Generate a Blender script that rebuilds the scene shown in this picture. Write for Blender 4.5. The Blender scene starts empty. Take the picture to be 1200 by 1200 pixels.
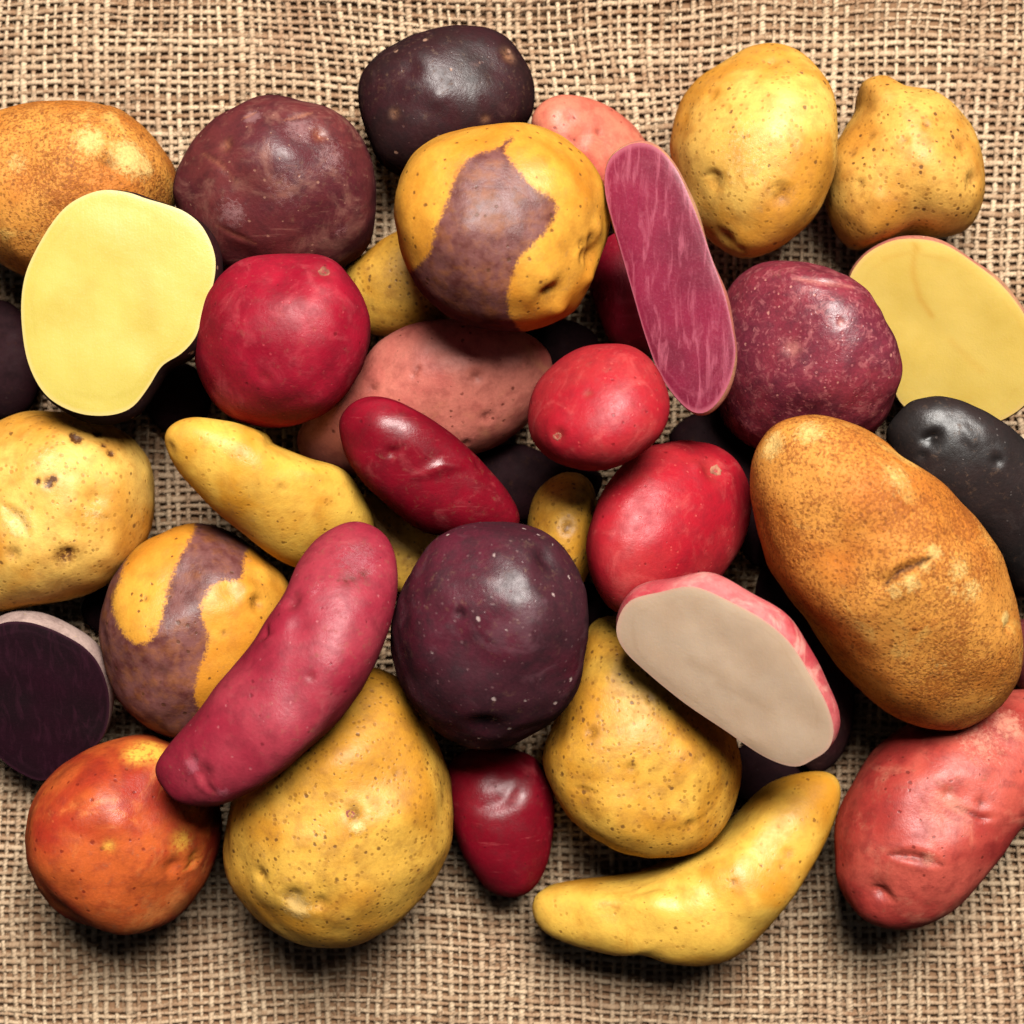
import bpy, math, random
import numpy as np

# ------------------------------------------------------------------ scale
S = 0.26 / 1200.0          # metres per drawing unit (26 cm of cloth across the picture)
D = 2050.0                 # camera height above the cloth, in drawing units
random.seed(7)
RNG = np.random.default_rng(11)
scene = bpy.context.scene
COL = scene.collection

# ------------------------------------------------------------------ camera, light, exposure
cam_d = bpy.data.cameras.new('camera')
cam_d.sensor_width = 36.0
cam_d.lens = 36.0 * D / 1200.0
cam_d.clip_start = 0.01
cam_d.clip_end = 20.0
cam_d.dof.use_dof = True
cam_d.dof.focus_distance = (D - 190) * S
cam_d.dof.aperture_fstop = 12.0
cam = bpy.data.objects.new('camera', cam_d)
COL.objects.link(cam)
cam.location = (0, 0, D * S)
scene.camera = cam

world = bpy.data.worlds.new('World')
scene.world = world
world.use_nodes = True
bg = world.node_tree.nodes['Background']
bg.inputs[0].default_value = (0.80, 0.86, 1.0, 1)
bg.inputs[1].default_value = 0.02


def area(name, loc, target, size, watts, colour):
    l = bpy.data.lights.new(name, 'AREA')
    l.shape = 'RECTANGLE'
    l.size, l.size_y = size
    l.energy = watts
    l.color = colour
    o = bpy.data.objects.new(name, l)
    COL.objects.link(o)
    from mathutils import Vector
    o.location = loc
    o.rotation_euler = (Vector(target) - Vector(loc)).to_track_quat('-Z', 'Y').to_euler()
    return o


area('window_softbox', (0.12, 0.52, 0.95), (0.0, 0.0, 0.02), (0.50, 0.42), 25.5, (1.0, 0.96, 0.90))

scene.view_settings.view_transform = 'Standard'
scene.view_settings.look = 'None'
scene.view_settings.exposure = 0.0
scene.view_settings.gamma = 1.0
scene.view_settings.use_curve_mapping = False
scene.render.engine = 'CYCLES'
scene.cycles.use_denoising = True
scene.cycles.max_bounces = 5
scene.cycles.diffuse_bounces = 1
scene.cycles.glossy_bounces = 0
scene.cycles.adaptive_threshold = 0.025
scene.cycles.sample_clamp_indirect = 4.0


# ------------------------------------------------------------------ helpers
def lin(c):
    out = []
    for v in c:
        v = v / 255.0
        out.append(v / 12.92 if v <= 0.04045 else ((v + 0.055) / 1.055) ** 2.4)
    return (out[0], out[1], out[2], 1.0)


def mesh_np(name, verts, faces_quads=None, faces_tris=None, smooth=True):
    """verts in metres (N,3); quads (M,4), tris (K,3)"""
    me = bpy.data.meshes.new(name)
    q = np.zeros((0, 4), int) if faces_quads is None else faces_quads
    t = np.zeros((0, 3), int) if faces_tris is None else faces_tris
    nl = q.size + t.size
    me.vertices.add(len(verts))
    me.vertices.foreach_set('co', np.ascontiguousarray(verts, dtype=np.float32).ravel())
    me.loops.add(nl)
    me.loops.foreach_set('vertex_index', np.concatenate([q.ravel(), t.ravel()]).astype(np.int32))
    me.polygons.add(len(q) + len(t))
    starts = np.concatenate([np.arange(len(q)) * 4, q.size + np.arange(len(t)) * 3]).astype(np.int32)
    me.polygons.foreach_set('loop_start', starts)
    me.update(calc_edges=True)
    me.validate()
    if smooth:
        me.polygons.foreach_set('use_smooth', np.ones(len(me.polygons), bool))
    return me


def fattr(me, name, vals):
    a = me.attributes.new(name, 'FLOAT', 'POINT')
    a.data.foreach_set('value', np.ascontiguousarray(vals, dtype=np.float32))


def link(name, me, mat, parent=None):
    o = bpy.data.objects.new(name, me)
    COL.objects.link(o)
    if mat:
        me.materials.append(mat)
    if parent:
        o.parent = parent
    return o


class Waves:
    """smooth random field: a sum of plane waves"""
    def __init__(self, seed, wl, n=14, dim=3):
        r = np.random.default_rng(seed)
        k = r.normal(size=(n, dim))
        k /= np.linalg.norm(k, axis=1)[:, None]
        self.k = k * (2 * math.pi / (wl * r.uniform(0.7, 1.5, n)))[:, None]
        self.p = r.uniform(0, 2 * math.pi, n)
        self.s = math.sqrt(2.0 / n)

    def __call__(self, P):
        return np.sin(P @ self.k.T + self.p).sum(axis=1) * self.s


# ------------------------------------------------------------------ shader helper
class NT:
    def __init__(self, name):
        self.m = bpy.data.materials.new(name)
        self.m.use_nodes = True
        self.t = self.m.node_tree
        self.t.nodes.clear()
        self.out = self.t.nodes.new('ShaderNodeOutputMaterial')
        self.b = self.t.nodes.new('ShaderNodeBsdfPrincipled')
        self.t.links.new(self.b.outputs[0], self.out.inputs[0])

    def put(self, sock, v):
        if hasattr(v, 'is_output'):
            self.t.links.new(v, sock)
        elif v is not None:
            sock.default_value = v

    def math(self, op, a, b=None, c=None, clamp=False):
        n = self.t.nodes.new('ShaderNodeMath')
        n.operation = op
        n.use_clamp = clamp
        self.put(n.inputs[0], a)
        self.put(n.inputs[1], b)
        self.put(n.inputs[2], c)
        return n.outputs[0]

    def vmath(self, op, a, b=None, scale=None):
        n = self.t.nodes.new('ShaderNodeVectorMath')
        n.operation = op
        self.put(n.inputs[0], a)
        self.put(n.inputs[1], b)
        if scale is not None:
            n.inputs['Scale'].default_value = scale
        return n.outputs[0]

    def coords(self):
        tc = self.t.nodes.new('ShaderNodeTexCoord')
        oi = self.t.nodes.new('ShaderNodeObjectInfo')
        mm = self.vmath('SCALE', tc.outputs['Object'], scale=1000.0)
        off = self.math('MULTIPLY', oi.outputs['Random'], 300.0)
        return self.vmath('ADD', mm, off)

    def mapping(self, v, rot=(0, 0, 0), scale=(1, 1, 1)):
        n = self.t.nodes.new('ShaderNodeMapping')
        self.put(n.inputs[0], v)
        n.inputs['Rotation'].default_value = rot
        n.inputs['Scale'].default_value = scale
        return n.outputs[0]

    def noise(self, v, scale, detail=2.0, rough=0.5, dist=0.0):
        n = self.t.nodes.new('ShaderNodeTexNoise')
        self.put(n.inputs['Vector'], v)
        n.inputs['Scale'].default_value = scale
        n.inputs['Detail'].default_value = detail
        n.inputs['Roughness'].default_value = rough
        n.inputs['Distortion'].default_value = dist
        return n.outputs[0]

    def voronoi(self, v, scale):
        n = self.t.nodes.new('ShaderNodeTexVoronoi')
        self.put(n.inputs['Vector'], v)
        n.inputs['Scale'].default_value = scale
        return n.outputs['Distance'], n.outputs['Color']

    def step(self, v, lo, hi):
        n = self.t.nodes.new('ShaderNodeMapRange')
        n.interpolation_type = 'SMOOTHSTEP'
        self.put(n.inputs[0], v)
        self.put(n.inputs[1], lo)
        self.put(n.inputs[2], hi)
        return n.outputs[0]

    def mix(self, f, a, b, mode='MIX'):
        n = self.t.nodes.new('ShaderNodeMix')
        n.data_type = 'RGBA'
        n.blend_type = mode
        n.clamp_factor = True
        self.put(n.inputs[0], f)
        self.put(n.inputs[6], a)
        self.put(n.inputs[7], b)
        return n.outputs[2]

    def attr(self, name):
        n = self.t.nodes.new('ShaderNodeAttribute')
        n.attribute_name = name
        return n.outputs['Fac']

    def sep_x(self, col):
        n = self.t.nodes.new('ShaderNodeSeparateColor')
        self.put(n.inputs[0], col)
        return n.outputs[0]

    def bump(self, h, strength, dist_mm, normal=None):
        n = self.t.nodes.new('ShaderNodeBump')
        n.inputs['Strength'].default_value = strength
        n.inputs['Distance'].default_value = dist_mm * 0.001
        self.put(n.inputs['Height'], h)
        if normal is not None:
            self.put(n.inputs['Normal'], normal)
        return n.outputs[0]

    def finish(self, col, rough, normal=None, spec=0.5, sss=0.0, radius=(1, 0.5, 0.3)):
        self.put(self.b.inputs['Base Color'], col)
        self.put(self.b.inputs['Roughness'], rough)
        self.b.inputs['Specular IOR Level'].default_value = spec
        if normal is not None:
            self.put(self.b.inputs['Normal'], normal)
        if sss:
            self.b.inputs['Subsurface Weight'].default_value = sss
            self.b.inputs['Subsurface Radius'].default_value = radius
            self.b.inputs['Subsurface Scale'].default_value = 0.0015
        return self.m


def skin(name, base, alt, dark, alt_lo=0.38, alt_hi=0.64, alt_scale=0.05, mottle=0.35, grain=0.25,
         dots=None, dots2=None, scuff=None, net=None, mark=(70, 40, 20), patch=None, rough=0.42, spec=0.45,
         bump=0.42, streak=None, dirt=0.35, pale=None):
    n = NT(name)
    P = n.coords()
    big = n.noise(P, alt_scale, 3, 0.55, 0.4)
    c = n.mix(n.step(big, alt_lo, alt_hi), lin(base), lin(alt))
    rv = rough
    if patch:
        nz = n.noise(P, 0.45, 4, 0.6)
        v = n.math('ADD', n.attr('patch'), n.math('MULTIPLY', n.math('SUBTRACT', nz, 0.5), 6.0))
        v = n.math('ADD', v, n.math('MULTIPLY', n.math('SUBTRACT', n.noise(P, 2.0, 3, 0.7), 0.5), 13.0))
        v = n.math('ADD', v, n.math('MULTIPLY', n.math('SUBTRACT', n.noise(P, 0.85, 4, 0.7), 0.5), 11.0))
        pm = n.step(v, -3.5, 3.5)
        pb = n.noise(P, 0.3, 3, 0.6)
        c2 = n.mix(n.step(pb, 0.35, 0.7), lin(patch[0]), lin(patch[1]))
        c = n.mix(pm, c, c2)
    mid = n.noise(P, 0.28, 4, 0.62)
    c = n.mix(n.math('MULTIPLY', n.step(mid, 0.42, 0.70), mottle), c, lin(dark), 'MIX')
    gr = n.noise(P, 1.3, 4, 0.72)
    g2 = n.math('MULTIPLY_ADD', n.math('SUBTRACT', gr, 0.5), grain * 3.4, 1.0)
    gcol = n.t.nodes.new('ShaderNodeCombineColor')
    for i in range(3):
        n.put(gcol.inputs[i], g2)
    c = n.mix(1.0, c, gcol.outputs[0], 'MULTIPLY')
    h = n.math('MULTIPLY', gr, 0.5)
    if net:                                   # russet netting: fine corky flecks
        nf = n.noise(P, 1.35, 3, 0.7, 0.4)
        nl = n.noise(P, 0.07, 3, 0.5)
        th = n.math('MULTIPLY_ADD', n.math('SUBTRACT', nl, 0.5), -0.5, 0.52)
        f = n.step(n.math('SUBTRACT', nf, th), -0.09, 0.16)
        c = n.mix(n.math('MULTIPLY', f, 0.85), c, lin(net))
        h = n.math('ADD', h, n.math('MULTIPLY', f, 0.5))
    if scuff:                                 # worn places where paler skin shows
        scol, slo, shi, ssc, amt = scuff
        sn = n.noise(P, ssc, 7, 0.68, 0.8)
        f = n.math('MULTIPLY', n.step(sn, slo, shi), amt)
        c = n.mix(f, c, lin(scol))
    for dd in (dots, dots2):
        if dd:                                # lenticels and specks
            dcol, dsc, dthr, drad, damt = dd
            wob = n.noise(P, 1.2, 2, 0.5)
            pv = n.vmath('ADD', P, n.vmath('SCALE', n_vec(n, wob), scale=0.8 / dsc * 0.35))
            dist, ccol = n.voronoi(pv, dsc)
            cr = n.sep_x(ccol)
            on = n.math('GREATER_THAN', cr, dthr)
            rad = n.math('MULTIPLY', n.math('SUBTRACT', cr, dthr * 0.7), drad * 1.5)
            f = n.math('MULTIPLY', n.math('SUBTRACT', 1.0, n.step(n.math('DIVIDE', dist, rad), 0.45, 1.0)), on)
            c = n.mix(n.math('MULTIPLY', f, damt), c, lin(dcol))
            h = n.math('ADD', h, n.math('MULTIPLY', f, -0.4))
    if streak:                                # faint scratches
        sv = n.mapping(P, (0.3, 0.2, 0.7), (0.1, 1.2, 0.4))
        sn = n.noise(sv, 0.6, 5, 0.7)
        c = n.mix(n.math('MULTIPLY', n.step(sn, 0.58, 0.74), 0.35), c, lin(streak))
    dn = n.noise(P, 0.55, 6, 0.72, 0.3)       # thin smears of dry soil
    dl = n.noise(P, 0.045, 2, 0.5)
    df = n.math('MULTIPLY', n.step(dn, 0.54, 0.72), n.step(dl, 0.40, 0.62))
    c = n.mix(n.math('MULTIPLY', df, dirt), c, lin((128, 92, 62)))
    pa = n.attr('pale')
    pn = n.noise(P, 0.9, 6, 0.8, 0.5)
    pf = n.step(n.math('ADD', n.math('MULTIPLY', pa, 0.62), n.math('SUBTRACT', pn, 0.82)), -0.06, 0.24)
    c = n.mix(n.math('MULTIPLY', pf, 0.68), c, lin(pale or tuple(min(255, int(v * 0.72 + 72)) for v in base)))
    h = n.math('ADD', h, n.math('MULTIPLY', pf, 0.5))
    mk = n.attr('mark')
    mn = n.noise(P, 0.9, 4, 0.7)
    c = n.mix(n.math('MULTIPLY', mk, n.step(mn, 0.25, 0.62), None, True), c, lin(mark))
    h = n.math('ADD', h, n.math('MULTIPLY', mid, 1.1))
    rr = n.math('ADD', n.math('MULTIPLY_ADD', n.math('SUBTRACT', mid, 0.5), 0.5, rough), n.math('MULTIPLY', df, 0.25))
    nrm = n.bump(h, bump, 0.35)
    return n.finish(c, rr, nrm, spec)


def n_vec(n, val):
    cc = n.t.nodes.new('ShaderNodeCombineXYZ')
    n.put(cc.inputs[0], val)
    n.put(cc.inputs[1], n.math('MULTIPLY', val, -1.3))
    n.put(cc.inputs[2], n.math('MULTIPLY', val, 0.7))
    return cc.outputs[0]


BROWN = (92, 56, 26)
M = {}
M['russet'] = skin('russet_skin', (216, 146, 64), (196, 116, 42), (160, 88, 32), mottle=0.25, grain=0.16, pale=(244, 208, 128),
                   net=(146, 78, 28), scuff=((238, 196, 106), 0.55, 0.70, 0.06, 0.5), rough=0.60, spec=0.25,
                   bump=0.6, mark=(84, 46, 18), dots=((112, 60, 22), 0.95, 0.35, 0.55, 0.5))
M['yellow'] = skin('yellow_skin', (236, 188, 92), (210, 144, 50), (166, 102, 32), mottle=0.36, grain=0.12,
                   dots=(BROWN, 0.36, 0.62, 0.34, 0.75), dots2=((150, 94, 30), 0.8, 0.55, 0.6, 0.5),
                   scuff=((186, 122, 42), 0.57, 0.68, 0.11, 0.5), rough=0.5, spec=0.5, mark=(96, 56, 20))
M['tan'] = skin('tan_yellow_skin', (224, 170, 80), (204, 138, 52), (156, 96, 32), mottle=0.42, grain=0.16,
                dots=(BROWN, 0.5, 0.45, 0.36, 0.85), dots2=((140, 88, 30), 0.85, 0.5, 0.6, 0.55),
                scuff=((172, 112, 44), 0.55, 0.68, 0.11, 0.55), rough=0.5, spec=0.35, mark=(90, 52, 20))
M['yellow_deep'] = skin('deep_yellow_skin', (228, 176, 72), (200, 138, 42), (146, 92, 26), mottle=0.42, grain=0.14,
                        dots=(BROWN, 0.44, 0.52, 0.36, 0.8), dots2=((132, 82, 24), 0.85, 0.5, 0.6, 0.55),
                        scuff=((166, 108, 34), 0.56, 0.68, 0.13, 0.5), rough=0.5, spec=0.48, mark=(92, 50, 16))
M['yellow_smooth'] = skin('smooth_yellow_skin', (234, 184, 76), (210, 144, 42), (170, 106, 30), mottle=0.3, grain=0.08,
                          dots=((120, 72, 24), 0.3, 0.64, 0.28, 0.75), dots2=((166, 108, 30), 0.7, 0.62, 0.5, 0.45),
                          scuff=((194, 120, 30), 0.56, 0.70, 0.09, 0.5), rough=0.46, spec=0.5, mark=(104, 60, 18))
M['red'] = skin('red_skin', (166, 22, 46), (140, 12, 36), (106, 6, 24), mottle=0.4, grain=0.12,
                dots=((100, 8, 20), 0.4, 0.66, 0.3, 0.65), dots2=((206, 80, 88), 0.7, 0.72, 0.4, 0.4),
                scuff=((190, 70, 80), 0.50, 0.72, 0.12, 0.5), rough=0.5, spec=0.42, mark=(120, 50, 40), bump=0.42, dirt=0.2)
M['red_bright'] = skin('bright_red_skin', (172, 24, 40), (174, 44, 48), (124, 10, 26), mottle=0.36, grain=0.12,
                       dots=((110, 10, 18), 0.4, 0.66, 0.3, 0.65), dots2=((212, 92, 82), 0.7, 0.72, 0.4, 0.4),
                       scuff=((206, 90, 86), 0.50, 0.72, 0.12, 0.5), rough=0.47, spec=0.45, mark=(140, 74, 54), bump=0.42, dirt=0.2)
M['crimson'] = skin('crimson_skin', (140, 16, 36), (116, 8, 26), (88, 6, 18), mottle=0.4, grain=0.14,
                    dots=((80, 8, 18), 0.4, 0.68, 0.3, 0.6),
                    scuff=((186, 82, 86), 0.56, 0.74, 0.07, 0.45), rough=0.38, spec=0.55, mark=(70, 16, 18),
                    bump=0.32, streak=(190, 90, 92))
M['wine'] = skin('wine_skin', (150, 34, 54), (164, 54, 68), (112, 18, 36), mottle=0.45, grain=0.14,
                 dots=((90, 16, 26), 0.4, 0.68, 0.3, 0.6), dots2=((196, 112, 116), 0.55, 0.78, 0.4, 0.5),
                 scuff=((178, 88, 92), 0.56, 0.74, 0.08, 0.5), rough=0.46, spec=0.45, mark=(96, 34, 26), bump=0.4)
M['rosy'] = skin('rosy_red_skin', (192, 84, 70), (164, 54, 48), (118, 30, 28), mottle=0.5, grain=0.15,
                 dots=((100, 30, 24), 0.42, 0.60, 0.32, 0.7), scuff=((214, 132, 106), 0.52, 0.72, 0.07, 0.6),
                 rough=0.44, spec=0.45, mark=(74, 18, 14), pale=(226, 150, 124))
M['salmon'] = skin('salmon_skin', (216, 124, 98), (196, 92, 74), (156, 60, 50), mottle=0.45, grain=0.13,
                   dots=((112, 38, 30), 0.42, 0.62, 0.32, 0.7), scuff=((226, 156, 118), 0.53, 0.72, 0.06, 0.6),
                   rough=0.46, spec=0.42, mark=(90, 26, 20))
M['pinkbrown'] = skin('pink_brown_skin', (200, 116, 100), (178, 86, 78), (128, 50, 44), mottle=0.45, grain=0.15,
                      dots=((96, 38, 28), 0.42, 0.58, 0.34, 0.75), scuff=((206, 134, 100), 0.53, 0.72, 0.07, 0.55),
                      rough=0.5, spec=0.36, mark=(92, 32, 24))
M['orange'] = skin('orange_red_skin', (198, 92, 42), (166, 50, 30), (122, 34, 20), alt_lo=0.4, alt_hi=0.62, mottle=0.45,
                   grain=0.18, dots=((110, 24, 16), 0.45, 0.56, 0.36, 0.7),
                   scuff=((230, 142, 76), 0.52, 0.70, 0.07, 0.6), rough=0.42, spec=0.42, mark=(236, 176, 70))
M['maroon'] = skin('maroon_skin', (106, 46, 46), (86, 34, 40), (60, 20, 24), mottle=0.5, grain=0.22,
                   dots=((168, 120, 100), 0.5, 0.70, 0.34, 0.6), scuff=((156, 106, 92), 0.48, 0.70, 0.08, 0.6),
                   rough=0.42, spec=0.5, mark=(178, 112, 80), streak=(168, 116, 100))
M['purplered'] = skin('purple_red_skin', (110, 40, 54), (134, 48, 60), (74, 24, 38), mottle=0.5, grain=0.34,
                      dots=((204, 140, 126), 0.4, 0.80, 0.34, 0.7), dots2=((180, 104, 104), 0.9, 0.6, 0.5, 0.5),
                      scuff=((172, 98, 100), 0.50, 0.64, 0.42, 0.6), rough=0.36, spec=0.6, mark=(190, 120, 110))
M['purple'] = skin('dark_purple_skin', (68, 32, 40), (88, 30, 44), (38, 18, 24), mottle=0.55, grain=0.26,
                   dots=((190, 166, 160), 0.3, 0.80, 0.34, 0.85), dots2=((122, 86, 88), 0.75, 0.62, 0.4, 0.5),
                   scuff=((108, 70, 78), 0.53, 0.70, 0.1, 0.5), rough=0.42, spec=0.6, mark=(18, 8, 12))
M['blackpurple'] = skin('black_purple_skin', (48, 28, 28), (58, 28, 32), (30, 16, 18), mottle=0.5, grain=0.22,
                        dots=((170, 130, 108), 0.3, 0.82, 0.36, 0.8), dots2=((96, 64, 58), 0.7, 0.7, 0.4, 0.5),
                        scuff=((80, 52, 52), 0.54, 0.70, 0.12, 0.5), rough=0.42, spec=0.5, mark=(150, 104, 76))
M['black'] = skin('black_skin', (38, 33, 32), (48, 37, 36), (24, 20, 20), mottle=0.5, grain=0.2,
                  dots=((110, 100, 96), 0.5, 0.76, 0.3, 0.5), scuff=((74, 66, 64), 0.54, 0.72, 0.1, 0.4),
                  rough=0.42, spec=0.6, mark=(12, 9, 9))
M['bicolour'] = skin('two_tone_skin', (226, 162, 60), (208, 134, 40), (166, 98, 28), mottle=0.32, grain=0.13,
                     dots=((84, 48, 28), 0.44, 0.52, 0.34, 0.75), rough=0.44, spec=0.4, mark=(84, 46, 20),
                     patch=((120, 74, 70), (94, 48, 44)))
M['gap'] = skin('gap_shade_skin', (34, 14, 18), (40, 15, 20), (18, 9, 11), mottle=0.5, grain=0.2,  # near-black and dull so the added gap fillers read as deep shade
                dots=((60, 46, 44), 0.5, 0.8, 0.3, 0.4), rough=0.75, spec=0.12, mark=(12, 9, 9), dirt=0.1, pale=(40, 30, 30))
M['stem'] = skin('stem_scar_cork', (176, 118, 92), (150, 84, 70), (92, 46, 36), mottle=0.7, grain=0.3, rough=0.7, spec=0.2)


def flesh(name, base, edge, dark, streak=None, rot=0.0, line=None, rough=0.36, sss=0.12, ring_amt=0.16):
    n = NT(name)
    P = n.coords()
    big = n.noise(P, 0.07, 3, 0.5)
    fine = n.noise(P, 1.6, 3, 0.6)
    c = n.mix(n.step(big, 0.3, 0.75), lin(base), lin(dark))
    c = n.mix(n.math('MULTIPLY', n.step(fine, 0.45, 0.75), 0.18), c, lin(edge))
    rho = n.attr('rho')
    if streak:
        sv = n.mapping(P, (0, 0, rot), (0.9, 0.13, 0.5))
        sn = n.noise(sv, 0.6, 5, 0.62, 0.9)
        c = n.mix(n.math('MULTIPLY', n.step(sn, 0.48, 0.70), 0.75), c, lin(streak))
        s2 = n.noise(n.mapping(P, (0, 0, rot), (1.5, 0.35, 0.5)), 0.9, 3, 0.6)
        c = n.mix(n.math('MULTIPLY', n.step(s2, 0.52, 0.72), 0.4), c, lin(dark))
    if line:
        c = n.mix(n.math('MULTIPLY', n.attr('mark'), 0.8), c, lin(line))
    wob = n.math('MULTIPLY_ADD', n.math('SUBTRACT', n.noise(P, 0.14, 5, 0.65), 0.5), 0.22, rho)
    ring = n.math('SUBTRACT', 1.0, n.step(n.math('ABSOLUTE', n.math('SUBTRACT', wob, 0.87)), 0.0, 0.035))
    c = n.mix(n.math('MULTIPLY', n.math('MULTIPLY', ring, n.step(big, 0.35, 0.6)), ring_amt), c, lin(line or edge))
    c = n.mix(n.math('MULTIPLY', n.step(rho, 0.95, 0.995), 0.8), c, lin(edge))
    wet = n.noise(P, 2.6, 2, 0.6)
    kn = n.noise(n.mapping(P, (0, 0, rot + 0.9), (1.6, 0.05, 0.5)), 0.8, 3, 0.6)
    c = n.mix(n.math('MULTIPLY', n.step(wet, 0.58, 0.72), 0.22), c, lin(edge))
    h = n.math('ADD', n.math('MULTIPLY', fine, 0.5), n.noise(P, 0.4, 3, 0.5))
    return n.finish(c, n.math('MULTIPLY_ADD', big, 0.25, rough - 0.1), n.bump(n.math('ADD', h, n.math('ADD', n.math('MULTIPLY', wet, 0.5), n.math('MULTIPLY', kn, 0.5))), 0.2, 0.2), 0.45, sss, (1.0, 0.7, 0.35))


M['flesh_yellow'] = flesh('yellow_flesh', (202, 184, 90), (212, 188, 120), (192, 170, 72), line=(176, 150, 56))
M['flesh_gold'] = flesh('golden_flesh', (210, 180, 92), (214, 178, 106), (200, 168, 76), line=(196, 150, 62))
M['flesh_white'] = flesh('cream_flesh', (216, 188, 160), (226, 180, 156), (206, 174, 144), line=(180, 146, 114))
M['flesh_pink'] = flesh('magenta_flesh', (134, 32, 60), (178, 92, 108), (106, 20, 44), streak=(172, 86, 104), rot=0.32)
M['flesh_violet'] = flesh('black_violet_flesh', (38, 10, 22), (58, 24, 38), (26, 7, 14), line=(64, 30, 44), rough=0.45, sss=0.0, streak=(54, 20, 34), rot=0.2)
M['dusty'] = skin('dusty_grey_skin', (176, 150, 140), (150, 122, 116), (110, 84, 82), mottle=0.5, grain=0.25,
                  dots=((196, 170, 96), 0.5, 0.75, 0.4, 0.5), rough=0.6, spec=0.3)
M['pinkskin'] = skin('pale_pink_skin', (222, 124, 122), (196, 72, 80), (168, 52, 62), mottle=0.4, grain=0.18,
                     scuff=((240, 176, 160), 0.5, 0.68, 0.1, 0.7), dots=((150, 60, 70), 0.5, 0.7, 0.34, 0.6),
                     rough=0.42, spec=0.42, mark=(120, 40, 44))
M['tanpink'] = skin('tan_pink_skin', (206, 150, 112), (190, 110, 96), (150, 90, 74), mottle=0.5, grain=0.25,
                    dots=((236, 200, 170), 0.6, 0.7, 0.4, 0.6), rough=0.5, spec=0.35)


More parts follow.
